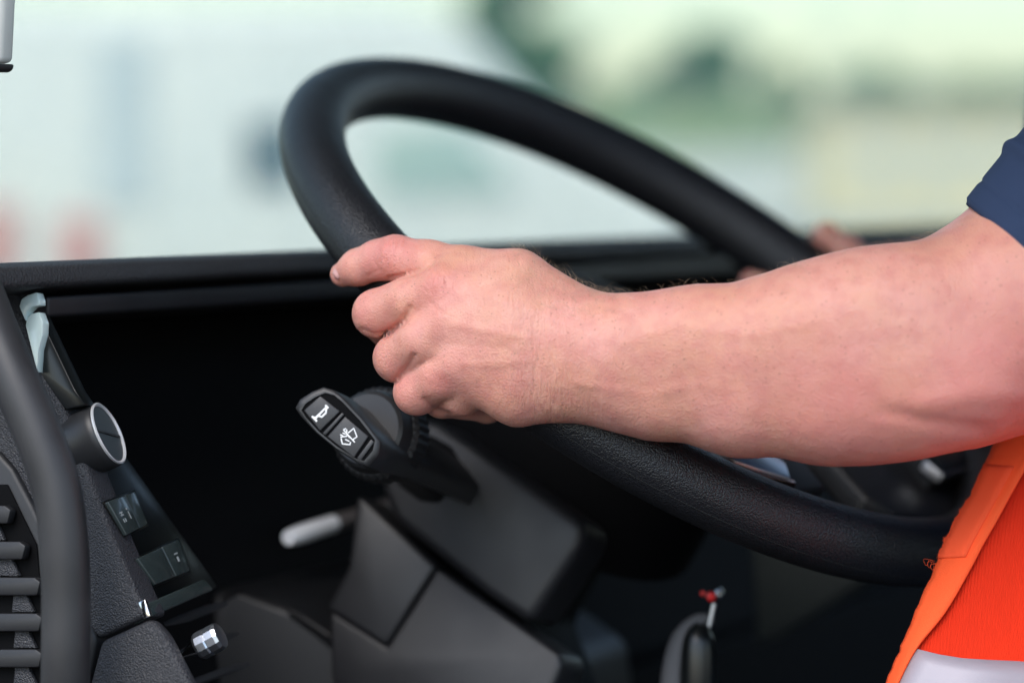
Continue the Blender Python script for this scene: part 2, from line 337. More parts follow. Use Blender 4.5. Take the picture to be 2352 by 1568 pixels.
def rocker(label, corners, split, marks):
    c = sum((S_(*p) for p in corners), Vector()) / 4
    t = thing('rocker_switch', label, 'switch', c, 'rocker switches on the dashboard slope')
    prism('surround', [S_(*p, .0) + (S_(*p, .0) - c) * .10 for p in corners], SN * .001, M['gloss'], t, .0004, 2)
    A, B, C_, D = [S_(*p, .0015) for p in corners]
    m1_, m2_ = A.lerp(B, split), D.lerp(C_, split)
    prism('rocker', [A, A.lerp(B, split - .02), D.lerp(C_, split - .02), D], SN * .0022, M['switch'], t, .0006, 3)
    prism('rocker', [A.lerp(B, split + .02), B, C_, D.lerp(C_, split + .02)], SN * .0015, M['switch'], t, .0006, 3)
    for (u, v, du, dv) in marks:
        q = [A.lerp(B, u + a).lerp(D.lerp(C_, u + a), v + b) + SN * .0024 for a, b in ((0, 0), (du, 0), (du, dv), (0, dv))]
        prism('symbol', q, SN * .0002, M['greyink'], t, 0)
rocker('greenish grey rocker switch with small white symbols below the round knob', ((240, 1155), (305, 1130), (335, 1205), (283, 1232)), .62, ((.14, .38, .10, .035), (.14, .46, .10, .035), (.18, .38, .02, .11), (.14, .58, .03, .10), (.21, .58, .03, .10), (.40, .34, .035, .05), (.42, .44, .02, .22)))
rocker('plain greenish grey rocker switch pair just above the narrow shelf', ((308, 1285), (405, 1240), (432, 1312), (350, 1345)), .58, ((.74, .34, .08, .04), (.76, .46, .04, .16)))
# chrome push knob
ca = (P(507, 1458, 1.445) - P(455, 1485, 1.448)); cc = P(455, 1485, 1.448)
ck = thing('chrome_knob', 'small faceted chrome knob on a tapered stem below the shelf', 'knob', P(410, 1506, 1.455))
lathe('head', cc, ca, [(0, .004), (0, .0066), (.0015, .0074), (.006, .0074), (.0068, .0068), (.0076, .0074), (.0120, .0074), (.0138, .0066), (.0142, .004)], M['satin'], ck, 12, 20)
lathe('stem', cc, -ca, [(0, .005), (.004, .0035), (.0105, .0012)], M['chrome'], ck, 24)
lathe('lamp', P(409, 1505, 1.453), ca, [(-.002, .0016), (0, .0018), (.0015, .001)], M['red'], ck, 16)
# ------------------------------------------------------------------ steering wheel
sw = thing('steering_wheel', 'large black leather rimmed steering wheel held by the driver', 'steering wheel', WC)
def wp(t, r=WR, hgt=0): return WC + (LAT * math.cos(t) + W12 * math.sin(t)) * r + WN * hgt
NT, NS = 220, 40; vv, ff = [], []
for i in range(NT):
    th = 2 * math.pi * i / NT; rd = LAT * math.cos(th) + W12 * math.sin(th)
    for k in range(NS):
        a = 2 * math.pi * k / NS; tk = TR * (1 + .13 * max(0, math.cos(th)) ** .8); vv.append(WC + rd * (WR + tk * math.cos(a)) + WN * tk * math.sin(a))
for i in range(NT):
    for k in range(NS): ff.append((i * NS + k, i * NS + (k + 1) % NS, ((i + 1) % NT) * NS + (k + 1) % NS, ((i + 1) % NT) * NS + k))
rim = mesh('rim', vv, ff, M['rim'], sw)
def rimline(ang, name, wd, m):
    vv, ff = [], []
    for i in range(NT):
        th = 2 * math.pi * i / NT; rd = LAT * math.cos(th) + W12 * math.sin(th)
        for da, dr in ((-wd, -.0004), (-wd * .5, .00012), (wd * .5, .00012), (wd, -.0004)):
            a = ang + da; vv.append(WC + (rd * WR) + (rd * math.cos(a) + WN * math.sin(a)) * (TR * (1 + .13 * max(0, math.cos(th)) ** .8) + dr))
    for i in range(NT):
        for k in range(3): ff.append((i * 4 + k, i * 4 + k + 1, ((i + 1) % NT) * 4 + k + 1, ((i + 1) % NT) * 4 + k))
    mesh(name, vv, ff, m, rim)
rimline(math.radians(-12), 'seam', .022, M['rimseam'])
def w_(px, py, hgt=0): return onplane(px, py, WC + WN * hgt, WN)
lathe('hub', WC - WN * .055, WN, [(-.01, .06), (0, .08), (.015, .085), (.028, .075), (.033, .045), (.034, .01)], M['matte'], sw, 64)
prism('spoke', [w_(*p, .004) for p in ((1480, 900), (1600, 1015), (1700, 1075), (1835, 1128), (1900, 1120), (1850, 1060), (1780, 960), (1620, 830))], -WN * .018, M['matte'], sw, .003, 3)
prism('spoke', [w_(*p, -.008) for p in ((1700, 860), (1900, 1040), (1990, 1140), (2060, 1180), (2180, 1200), (2235, 1130), (2140, 1000), (1900, 800))], -WN * .018, M['shroud'], sw, .004, 3)
prism('spoke', [w_(*p, .004) for p in ((1950, 860), (2110, 1030), (2150, 1090), (2250, 1070), (2290, 1010), (2240, 930), (2000, 800))], -WN * .016, M['matte'], sw, .003, 3)
prism('button_pad', [w_(*p, .0085) for p in ((1640, 1020), (1760, 1030), (1805, 1062), (1818, 1098), (1742, 1076), (1690, 1058))], -WN * .006, M['satin'], sw, .001, 3)
prism('trim_frame', [w_(*p, .0075) for p in ((1605, 1030), (1640, 1040), (1742, 1079), (1826, 1103), (1830, 1110), (1740, 1088), (1660, 1062))], -WN * .006, M['copper'], sw, .0006, 3)
prism('trim_frame', [w_(*p, .0075) for p in ((2124, 1057), (2129, 1055), (2166, 1087), (2262, 1054), (2266, 1057), (2166, 1092))], -WN * .006, M['satin'], sw, .0006, 3)
prism('button_pad', [w_(*p, .0075) for p in ((2140, 1040), (2240, 1010), (2256, 1046), (2168, 1080))], -WN * .004, M['gloss'], sw, .001, 3)
# ------------------------------------------------------------------ column
cl = thing('steering_column', 'dark grey boxy steering column shroud below the wheel', 'steering column', WC - WN * .4)
FN = (-LAT + WN * .30).normalized(); FP = P(1170, 1100, 1.60)
def F_(px, py, off=0): return onplane(px, py, FP + FN * off, FN)
lathe('hub_collar', WC - WN * .13, WN, [(0, .10), (.04, .098), (.07, .085), (.078, .06)], M['void'], cl, 64)
prism('upper_shroud', [F_(*p) for p in ((895, 1040), (930, 955), (1000, 962), (1080, 1015), (1345, 1200), (1330, 1260), (1215, 1432), (1110, 1362), (905, 1195), (870, 1120))], -FN * .045, M['shroud'], cl, .007, 5)
prism('core', [F_(*p, -.05) for p in ((930, 1060), (1000, 990), (1300, 1200), (1200, 1400), (1260, 1560), (1180, 1700), (900, 1700), (850, 1450), (920, 1200))], -FN * .09, M['void'], cl, .004, 3)
prism('lower_shroud', [F_(*p, -.006) for p in ((820, 1135), (850, 1160), (1000, 1300), (885, 1482), (750, 1395), (800, 1300))], -FN * .04, M['shroud'], cl, .003, 3)
prism('lower_shroud', [F_(*p, -.006) for p in ((1003, 1303), (1285, 1500), (1290, 1530), (1215, 1720), (900, 1720), (760, 1560), (756, 1400), (888, 1484))], -FN * .04, M['shroud'], cl, .003, 3)
prism('stalk_opening', [F_(*p, .001) for p in ((940, 1010), (985, 990), (1040, 1020), (1062, 1060), (1050, 1110), (1010, 1162), (960, 1155), (900, 1110))], -FN * .02, M['void'], cl, .004, 4)
# stalk --------------------------------------------------------------
SA = (P(775, 975, 1.487) - P(1035, 1088, 1.615)).normalized()
HN = (-ray(775, 975).normalized() * .9 + SA * .5).normalized(); HP = P(775, 975, 1.487)
def k3(x, y): return ((600 + x / 2.8) * .9408, (850 + y / 2.8) * .9408)
def H_(x, y, off=0): p = k3(x, y); return onplane(p[0], p[1], HP + HN * off, HN)
st = thing('wiper_stalk', 'black control stalk with horn and windscreen washer buttons on its end', 'control stalk', P(1035, 1088, 1.615))
out = [(340, 405), (372, 352), (450, 300), (530, 266), (600, 285), (665, 338), (800, 480), (925, 640), (908, 725), (838, 808), (775, 790), (620, 690), (480, 575), (378, 465)]
oc = sum((H_(*p) for p in out), Vector()) / len(out); ec = P(1038, 1090, 1.615)
rings = []
for f, sc_, off in ((0, .93, .0), (0, 1, -.002), (.12, 1.0, 0), (.2, .93, 0), (.45, .78, 0), (1, .8, 0)):
    c = oc.lerp(ec, f); rings.append([c + (H_(*p) - oc) * sc_ + HN * off for p in out])
n = len(out); vv = [v for r in rings for v in r]; ff = [list(range(n))]
for i in range(len(rings) - 1):
    for k in range(n): ff.append((i * n + k, i * n + (k + 1) % n, (i + 1) * n + (k + 1) % n, (i + 1) * n + k))
ff.append(list(range((len(rings) - 1) * n, len(rings) * n)))
mesh('body', vv, ff, M['stalk'], st, True, 50)
inn = [tuple(np.array((628, 535)) + (np.array(p) - np.array((628, 535))) * .86) for p in out]
fr = [H_(*p) for p in out] + [H_(*p, .0012) for p in [tuple(np.array((630, 537)) + (np.array(p) - np.array((630, 537))) * .95) for p in out]] + [H_(*p, .0012) for p in inn] + [H_(*p, -.001) for p in inn]
ff = [(i * n + k, i * n + (k + 1) % n, (i + 1) * n + (k + 1) % n, (i + 1) * n + k) for i in range(3) for k in range(n)]
mesh('frame', fr, ff, M['stalk'], st, True, 60)
prism('recess', [H_(*p, .0001) for p in inn], HN * .0002, M['void'], st, 0)
hb = prism('horn_button', [H_(*p, .0003) for p in ((400, 425), (512, 326), (648, 432), (510, 566))], HN * .0014, M['button'], st, .0006, 3)
wb = prism('washer_button', [H_(*p, .0003) for p in ((560, 605), (682, 466), (842, 602), (742, 750))], HN * .0014, M['button'], st, .0006, 3)
prism('end_tab', [H_(*p, .0003) for p in ((762, 752), (858, 622), (880, 640), (790, 765))], HN * .0011, M['button'], st, .0004, 2)
prism('divider', [H_(*p, .0003) for p in ((528, 580), (660, 440), (676, 452), (546, 596))], HN * .0012, M['button'], st, .0004, 2)
def strokes(name, lines, parent, wd=13, off=.0018):
    vv, ff = [], []
    for ln in lines:
        for a, b in zip(ln[:-1], ln[1:]):
            a, b = np.array(a, float), np.array(b, float); d = (b - a) / np.linalg.norm(b - a); nn = np.array((-d[1], d[0])) * wd / 2; a = a - d * wd * .3; b = b + d * wd * .3
            k = len(vv); q = (a + nn, b + nn, b - nn, a - nn)
            vv += [H_(*p, off) for p in q] + [H_(*p, off + .00015) for p in q]
            ff += [(k, k + 1, k + 2, k + 3), (k + 4, k + 5, k + 6, k + 7)] + [(k + i, k + (i + 1) % 4, k + 4 + (i + 1) % 4, k + 4 + i) for i in range(4)]
        off += .00002
    mesh(name, vv, ff, M['ink'], parent, False)
strokes('horn_symbol', [((455, 466), (484, 496)), ((464, 472), (480, 472), (500, 452)), ((476, 482), (484, 470)), ((480, 474), (550, 402)), ((546, 390), (562, 406)), ((500, 462), (520, 468), (548, 440), (550, 412))], hb, 13)
strokes('washer_symbol', [((700, 578), (738, 546), (760, 604), (728, 626)), ((652, 616), (660, 652), (712, 658), (716, 642)), ((672, 562), (744, 640)), ((682, 622), (706, 634)), ((690, 588), (712, 610)), ((648, 590), (664, 598)), ((664, 578), (680, 586)), ((668, 556), (684, 548)), ((690, 556), (690, 572)), ((650, 606), (690, 600))], wb, 8)
ra = SA; rc = P(872, 998, 1.535)
lathe('rotary_ring', rc, ra, [(-.011, .015), (-.011, .0245), (-.009, .026), (.004, .026), (.006, .024), (.006, .012)], M['matte'], st, 72, 25, 1, .0009)
lathe('ring_face', rc + ra * .006, ra, [(0, .023), (.003, .0225), (.009, .021), (.0105, .019), (.0105, .008)], M['stalk'], st, 56)
# second lever
lv = thing('column_lever', 'blurred lever with a bright pale tip below the black stalk', 'lever', P(850, 1178, 1.78))
tube('tip', [P(662, 1234, 1.68), P(690, 1226, 1.69), (P(765, 1202, 1.72))], [.0046, .0056, .0054], M['lever'], lv, 20, 6)
tube('shaft', [P(763, 1203, 1.7195), P(850, 1176, 1.75), P(930, 1150, 1.78)], [.0051, .005, .005], mat('lever_brown', (.11, .095, .09), .4), lv, 20, 6)
# keys
ky = thing('key_ring', 'bunch of keys with a red tag hanging under the steering wheel', 'keys', P(1625, 1365, 1.60))
lathe('red_tag', P(1633, 1369, 1.60), FW, [(-.003, .001), (-.002, .0026), (.002, .0026), (.003, .001)], M['red'], ky, 20)
lathe('red_tag', P(1614, 1362, 1.60), FW, [(-.002, .001), (-.001, .0015), (.001, .0015), (.002, .001)], M['red'], ky, 20)
lathe('ring', P(1653, 1361, 1.60), (BK + UP * .3), [(-.002, .0015), (-.001, .003), (.001, .003), (.002, .0015)], M['chrome'], ky, 20)
tube('key_blade', [P(1640, 1385, 1.60), P(1628, 1440, 1.60)], [.0014, .0012], M['satin'], ky, 12, 3)
tube('key_fob', [P(1612, 1432, 1.60), P(1605, 1470, 1.60), P(1603, 1560, 1.60), P(1600, 1680, 1.60)], [.004, .009, .0105, .009], M['gloss'], ky, 24, 6)
tube('strap', [P(1640, 1420, 1.606), P(1600, 1428, 1.606), P(1565, 1475, 1.606), P(1548, 1570, 1.606), P(1545, 1700, 1.606)], [.0025, .0045, .007, .008, .008], M['strap'], ky, 16, 6)
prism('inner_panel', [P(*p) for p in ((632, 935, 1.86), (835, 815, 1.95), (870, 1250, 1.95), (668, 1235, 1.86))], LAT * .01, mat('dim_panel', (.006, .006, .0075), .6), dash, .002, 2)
fp = prism('footwell_panel', [P(*p) for p in ((1722, 1230, 1.98), (2000, 1230, 1.94), (1980, 1340, 1.94), (1738, 1482, 1.98))], LAT * .03, M['panelgrey'], dash, .004, 3)

# ------------------------------------------------------------------ the driver's arms: one distance field, meshed
CW = np.array([list(RT), list(FW), list(UPC)])
def pw(px, py, Y): return np.array(P(px, py, Y))
def smin(a, b, k):
    h = np.clip(.5 + .5 * (b - a) / k, 0, 1); return b + (a - b) * h - k * h * (1 - h)
def caps(p, a, b, ra, rb):
    ba = b - a; l2 = ba @ ba; t = np.clip(((p - a) @ ba) / l2, 0, 1)
    return np.linalg.norm(p - a - t[:, None] * ba, axis=1) - (ra + (rb - ra) * t)
def chain(p, pts, k=.004):
    d = None
    for (a, ra), (b, rb) in zip(pts[:-1], pts[1:]):
        c = caps(p, a, b, ra, rb); d = c if d is None else smin(d, c, k)
    return d
def mk(l): return [(pw(x, y, Y), r / 1000) for x, y, Y, r in l]
tubeT = lambda px, py: None
def around(px, py, ang, rad):
    """point beside the rim: nearest rim spot to the picture point, ang from the camera side round its forward edge"""
    best = None
    for i in range(720):
        th = 2 * math.pi * i / 720; q = wp(th); v = q - CAM; x = 1176 + FPX * v.dot(RT) / v.dot(FW); y = 784 - FPX * v.dot(UPC) / v.dot(FW)
        d = (x - px) ** 2 + (y - py) ** 2
        if (q - WC).dot(LAT) < .05 and (best is None or d < best[0]): best = (d, th)
    th = best[1]; q = wp(th); rd = LAT * math.cos(th) + W12 * math.sin(th); tg = (wp(th + .01) - q).normalized()
    cv = (CAM - q).normalized(); cv = (cv - tg * cv.dot(tg)).normalized(); sv = tg.cross(cv)
    if sv.dot(-UP - RT) < 0: sv = -sv
    a = math.radians(ang); return np.array(q + (cv * math.cos(a) + sv * math.sin(a)) * rad)
thumb = mk([(1345, 750, 1.458, 17.5), (1185, 652, 1.466, 17.5), (1065, 633, 1.474, 15.0), (985, 610, 1.481, 12.8), (908, 593, 1.489, 11.6), (868, 597, 1.494, 10.1), (822, 614, 1.500, 9.2), (787, 630, 1.506, 6.6)])
def fing(mcp, mid, pip, rr, near, rad2):
    l = mk([mcp, mid, pip])
    return l + [(around(*near, 132, .0192 + rr[0] * .95), rr[0]), (around(near[0] + 12, near[1] + 6, 205, .0192 + rr[1] * .95), rr[1]), (around(near[0] + 18, near[1] + 8, 240, .0192 + rr[1] * .95), rr[1] * .9)]
index = fing((1020, 668, 1.464, 13.8), (945, 690, 1.470, 13.0), (866, 720, 1.483, 12.4), (.0112, .0098), (935, 680), 0)
middle = fing((1030, 748, 1.459, 13.6), (972, 781, 1.461, 13.2), (914, 822, 1.474, 12.4), (.0112, .0098), (1010, 735), 0)
ring = fing((1058, 832, 1.458, 13.2), (1012, 862, 1.461, 12.2), (957, 900, 1.471, 11.6), (.0105, .0095), (1090, 800), 0)
pinky = fing((1090, 877, 1.461, 11.2), (1060, 905, 1.468, 11.0), (1015, 915, 1.484, 9.8), (.009, .008), (1160, 850), 0)
meta = [mk([(1020, 668, 1.464, 14.0), (1180, 705, 1.453, 15.5), (1370, 778, 1.447, 17)]), mk([(1030, 748, 1.459, 14.2), (1180, 765, 1.449, 17), (1380, 805, 1.444, 18)]),
        mk([(1058, 832, 1.458, 14), (1190, 830, 1.450, 17), (1390, 832, 1.445, 18)]), mk([(1090, 877, 1.461, 11.6), (1190, 897, 1.455, 17), (1270, 889, 1.452, 16.5), (1390, 876, 1.449, 17)])]
up_c = mk([(1365, 780, 1.447, 17.5), (1420, 783, 1.445, 19.5), (1500, 782, 1.443, 22.5), (1600, 784, 1.440, 26.5), (1700, 788, 1.437, 27.5), (1800, 774, 1.434, 31), (1900, 756, 1.432, 34), (2000, 741, 1.432, 36), (2100, 726, 1.432, 34.5), (2250, 700, 1.436, 37)])
lo_c = mk([(1380, 872, 1.449, 17.5), (1420, 882, 1.449, 19.5), (1500, 897, 1.448, 22.8), (1700, 911, 1.442, 28.5), (1900, 904, 1.436, 34), (2000, 889, 1.434, 36.5), (2100, 872, 1.432, 37), (2200, 848, 1.432, 36.5), (2340, 765, 1.434, 28)])
in_c = mk([(1500, 840, 1.462, 28), (1900, 830, 1.468, 44), (2200, 790, 1.466, 52), (2330, 770, 1.462, 48)])
ua_c = mk([(2355, 728, 1.448, 35), (2446, 655, 1.455, 59), (2680, 400, 1.445, 61), (2935, 120, 1.435, 63)])
sh_c = [(pw(2935, 120, 1.435), .068), (pw(2935, 120, 1.435) + np.array(LAT) * .22, .07), (pw(2935, 120, 1.435) + np.array(LAT) * .44, .066)]
# right arm on the far rim
rs = sh_c[-1][0]; rh = pw(1985, 640, 1.865)
r_arm = [(rs, .064), (rs + np.array(-UP * .24 + LAT * .06 - BK * .06), .05), (pw(2300, 720, 1.93), .042), (pw(2130, 672, 1.895), .030), (pw(2050, 656, 1.88), .024)]
r_palm = [mk([(2060, 656, 1.87, 22), (1960, 630, 1.885, 14)]), mk([(2060, 678, 1.86, 22), (1985, 643, 1.86, 14)]), mk([(2060, 688, 1.88, 22), (1975, 638, 1.90, 13)])]
def wpx(th, ang, rad):
    rd = LAT * math.cos(th) + W12 * math.sin(th); return np.array(wp(th) + (rd * math.cos(ang) + WN * math.sin(ang)) * rad)
# rim angle near picture point (1900, 665)
def th_at(px, py):
    b = min(range(1440), key=lambda i: (lambda v: (1176 + FPX * v.dot(RT) / v.dot(FW) - px) ** 2 + (784 - FPX * v.dot(UPC) / v.dot(FW) - py) ** 2)(wp(2 * math.pi * i / 1440) - CAM) + (1e9 if wp(2 * math.pi * i / 1440).y < 1.7 else 0))
    return 2 * math.pi * b / 1440
r_fing = []
for i, (px, py) in enumerate(((1835, 622), (1880, 655), (1925, 692), (1965, 724))):
    th = th_at(px, py); r = (.0100, .0105, .0100, .0088)[i]
    r_fing.append([(wpx(th, math.radians(62), TR + r * 1.05), r * 1.05), (wpx(th, math.radians(10), TR + r), r), (wpx(th, math.radians(-60), TR + r), r), (wpx(th, math.radians(-120), TR + r), r * .9)])
th = th_at(1790, 590)
r_thumb = [(pw(2010, 668, 1.86), .013), (pw(1850, 700, 1.862), .011), (pw(1724, 645, 1.875), .0065)]
def body_sdf(p, fine=True):
    palm = None
    for m_ in meta:
        c = chain(p, m_, .006); palm = c if palm is None else smin(palm, c, .011)
    arm = smin(chain(p, up_c, .01), chain(p, lo_c, .01), .016); arm = smin(arm, chain(p, in_c, .01), .014)
    palm = smin(palm, arm, .016)
    d = palm
    for f in (index, middle, ring, pinky):
        d = np.minimum(d, smin(palm, chain(p, f, .003), .005))
    d = smin(d, smin(palm, chain(p, thumb, .004), .010), .0012)
    u = chain(p, ua_c, .02); d = smin(d, u, .028)
    d = smin(d, chain(p, sh_c, .03), .03); d = smin(d, chain(p, r_arm, .02), .02)
    rp = None
    for m_ in r_palm + [r_thumb]:
        c = chain(p, m_, .006); rp = c if rp is None else smin(rp, c, .010)
    for f in r_fing: rp = smin(rp, chain(p, f, .003), .005)
    d = smin(d, rp, .014)
    return d
def sdf_mesh(f, lo, hi, h, B=12):
    lo = np.array(lo); nb = np.ceil((np.array(hi) - lo) / (h * B)).astype(int)
    g = np.stack(np.meshgrid(*[np.arange(k) for k in nb], indexing='ij'), -1).reshape(-1, 3)
    c = lo + (g + .5) * h * B; d = f(c); g = g[np.abs(d) < h * B * .9 + .012]
    N = nb * B + 3; cid = lambda ijk: ((ijk[..., 0] + 1) * N[1] + ijk[..., 1] + 1) * N[2] + ijk[..., 2] + 1
    loc = np.stack(np.meshgrid(*[np.arange(-1, B + 1)] * 3, indexing='ij'), -1)          # corners -1..B
    ids, pos, quads = [], [], []
    corner = [np.array(v) for v in ((0, 0, 0), (1, 0, 0), (0, 1, 0), (0, 0, 1), (1, 1, 0), (1, 0, 1), (0, 1, 1), (1, 1, 1))]
    edges = [(a, b) for a in range(8) for b in range(a + 1, 8) if np.abs(corner[a] - corner[b]).sum() == 1]
    for s in range(0, len(g), 40):
        gg = g[s:s + 40]; ijk = gg[:, None, None, None] * B + loc[None]
        val = f((lo + ijk.reshape(-1, 3) * h)).reshape(ijk.shape[:-1])
        m = B + 1; cv = [val[:, c0[0]:c0[0] + m, c0[1]:c0[1] + m, c0[2]:c0[2] + m] for c0 in corner]
        neg = sum((v < 0).astype(int) for v in cv); act = (neg > 0) & (neg < 8)
        base = ijk[:, :m, :m, :m][act]; cs = [v[act] for v in cv]
        acc = np.zeros((len(base), 3)); cnt = np.zeros(len(base))
        for a, b in edges:
            va, vb = cs[a], cs[b]; x = (va < 0) != (vb < 0); tt = np.where(x, va / np.where(x, va - vb, 1), 0)
            acc += np.where(x[:, None], corner[a] + tt[:, None] * (corner[b] - corner[a]), 0); cnt += x
        ids.append(cid(base)); pos.append(lo + (base + acc / cnt[:, None]) * h)
        v0 = val[:, 1:m, 1:m, 1:m]; b0 = ijk[:, 1:m, 1:m, 1:m]
        for ax in range(3):
            e = np.eye(3, dtype=int)[ax]; v1 = val[:, 1 + e[0]:m + e[0], 1 + e[1]:m + e[1], 1 + e[2]:m + e[2]]
            x = (v0 < 0) != (v1 < 0); bb = b0[x]; fl = (v0[x] < 0)
            u, v = np.eye(3, dtype=int)[(ax + 1) % 3], np.eye(3, dtype=int)[(ax + 2) % 3]
            q = np.stack([cid(bb - u - v), cid(bb - v), cid(bb), cid(bb - u)], 1); q[~fl] = q[~fl][:, ::-1]; quads.append(q)
    ids = np.concatenate(ids); pos = np.concatenate(pos); quads = np.concatenate(quads)
    uid, first = np.unique(ids, return_index=True); pos = pos[first]; qi = np.searchsorted(uid, quads)
    ok = (qi < len(uid)).all(1); qi = qi[ok]; ok = (uid[qi] == quads[ok]).all(1); qi = qi[ok]
    nrm = np.zeros_like(pos)
    for it in range(3):
        d = f(pos); G = np.stack([f(pos + e) - f(pos - e) for e in np.eye(3) * 4e-4], 1) / 8e-4
        L = np.linalg.norm(G, axis=1, keepdims=True) + 1e-9; nrm = G / L; pos = pos - nrm * np.clip(d[:, None] / L, -h, h) * .9
    return pos, qi, nrm
allp = np.array([p for l in [thumb, index, middle, ring, pinky, *meta, up_c, lo_c, ua_c, sh_c, r_arm, *r_fing] for p, r in l])
pos, quads, nrm = sdf_mesh(body_sdf, allp.min(0) - .09, allp.max(0) + .09, .0022)
def to_px(q):
    c = (q - np.array(CAM)); X = c @ CW[0]; Yd = c @ CW[1]; Z = c @ CW[2]; return np.stack([1176 + FPX * X / Yd, 784 - FPX * Z / Yd], 1), Yd
bm = bmesh.new(); tm = bpy.data.meshes.new('t'); tm.from_pydata(pos.tolist(), [], quads.tolist()); bm.from_mesh(tm)
bm.verts.ensure_lookup_table(); ip, iy = to_px(pos); hot = (ip[:, 0] < 1430) & (iy < 1.56)
ed = [e for e in bm.edges if hot[e.verts[0].index] and hot[e.verts[1].index]]
bmesh.ops.subdivide_edges(bm, edges=ed, cuts=1, use_grid_fill=True)
bm.verts.index_update(); pos = np.array([v.co[:] for v in bm.verts]); quads = [[v.index for v in f.verts] for f in bm.faces]; bm.free()
ip, iy = to_px(pos); hot = np.where((ip[:, 0] < 1460) & (iy < 1.57))[0]
nrm = np.zeros_like(pos)
for sel, its in ((hot, 2),):
    for it in range(its):
        q = pos[sel]; d = body_sdf(q); G = np.stack([body_sdf(q + e) - body_sdf(q - e) for e in np.eye(3) * 3e-4], 1) / 6e-4
        L = np.linalg.norm(G, axis=1, keepdims=True) + 1e-9; nrm[sel] = G / L; pos[sel] = q - G / L * np.clip(d[:, None] / L, -.002, .002) * .9
tm.clear_geometry(); tm.from_pydata(pos.tolist(), [], quads); tm.update()
vn = np.zeros(len(pos) * 3, np.float32); tm.vertices.foreach_get('normal', vn); nrm = vn.reshape(-1, 3).astype(float)
def bump(c, r): return np.exp(-(((pos - c) ** 2).sum(1)) / (r * r))
# anatomy: knuckles, tendons, fine relief
disp = np.zeros(len(pos))
for (x, y, Y, r, a) in ((1000, 652, 1.45, .011, .0012), (1012, 745, 1.446, .010, .0010), (1040, 838, 1.445, .009, .0009), (1008, 884, 1.447, .007, -.0008), (1010, 790, 1.447, .008, -.0008), (985, 700, 1.452, .008, -.0006), (1300, 850, 1.425, .02, .0006), (2290, 880, 1.40, .022, .002)):
    disp += bump(pw(x, y, Y), r) * a
ip, iy = to_px(pos); front = np.clip(-(nrm @ CW[1]) * 3 + .6, 0, 1) * (iy < 1.53)
def crease(line, wd, dp):
    global disp
    best = np.full(len(pos), 1e9)
    for a, b_ in zip(line[:-1], line[1:]):
        a, b_ = np.array(a, float), np.array(b_, float); ba = b_ - a; tt = np.clip(((ip - a) @ ba) / (ba @ ba), 0, 1)
        best = np.minimum(best, np.linalg.norm(ip - a - tt[:, None] * ba, axis=1))
    disp = disp - np.exp(-(best / (wd * 4.4)) ** 2) * dp / 1000 * front
for l, wd, dp in (([(942, 708), (926, 738), (900, 757), (884, 770)], 1.7, 1.5), ([(950, 818), (938, 841), (909, 874)], 1.5, 1.6), ([(975, 918), (996, 941), (1030, 951)], 1.4, 1.2), ([(990, 606), (955, 626), (892, 640)], 1.2, 1.3),
                  ([(872, 602), (897, 578), (906, 552)], .65, .5), ([(886, 604), (910, 572), (918, 550)], .65, .45), ([(905, 600), (922, 575), (932, 552)], .65, .4), ([(830, 756), (858, 768), (888, 765)], 1.2, .7), ([(846, 634), (868, 620), (862, 600)], 1.0, .4),
                  ([(1018, 720), (1000, 705), (985, 690)], 1.2, .35), ([(1020, 640), (1032, 660), (1024, 690)], .7, .35), ([(1005, 672), (1018, 668), (1026, 650)], .6, .35), ([(1276, 780), (1264, 850), (1272, 920), (1300, 962)], .8, .35), ([(1236, 800), (1226, 870), (1238, 930), (1262, 968)], .8, .4), ([(1190, 600), (1150, 640), (1100, 660)], 1.5, .3), ([(2030, 945), (2130, 968), (2260, 985)], 4.5, 1.3), ([(2120, 930), (2230, 900), (2330, 905)], 6, -1.2), ([(1045, 745), (1120, 758), (1210, 775)], 2.6, -.6), ([(1065, 835), (1130, 835), (1220, 828)], 2.6, -.5), ([(1050, 790), (1160, 800)], 3, .5),
                  ([(1420, 790), (1560, 745), (1720, 770), (1880, 735)], 2.4, -.45), ([(1330, 880), (1480, 905), (1640, 880)], 2.4, -.4), ([(1120, 680), (1230, 715), (1330, 760)], 2.4, -.45)):
    crease(l, wd, dp)
pos = pos + nrm * disp[:, None]
me = bpy.data.meshes.new('driver_body'); me.from_pydata(pos.tolist(), [], quads); me.update()
red = np.zeros(len(pos))
for (x, y, Y, r, a) in ((1005, 660, 1.45, .013, .9), (880, 580, 1.478, .014, .6), (920, 560, 1.478, .02, .4), (765, 640, 1.50, .012, .6), (830, 745, 1.47, .016, .5), (930, 935, 1.46, .016, .5), (885, 850, 1.465, .012, .35), (2250, 900, 1.395, .045, .9), (2330, 860, 1.395, .03, .5), (2290, 620, 1.41, .05, .35), (1600, 885, 1.405, .008, .35), (1400, 870, 1.42, .008, .3), (1960, 880, 1.395, .01, .35), (1470, 900, 1.42, .007, .25), (1900, 760, 1.40, .012, .2), (2000, 1000, 1.405, .04, .5), (1700, 800, 1.41, .07, .2), (1100, 890, 1.44, .02, .3), (1007, 886, 1.447, .009, .7), (1870, 960, 1.40, .03, .3), (1180, 640, 1.45, .03, -.3), (2150, 780, 1.39, .035, -.5)):
    red += bump(pw(x, y, Y), r) * a
cs_ = (pos - np.array(CAM)); X = cs_ @ CW[0]; Yd = cs_ @ CW[1]; Z = cs_ @ CW[2]
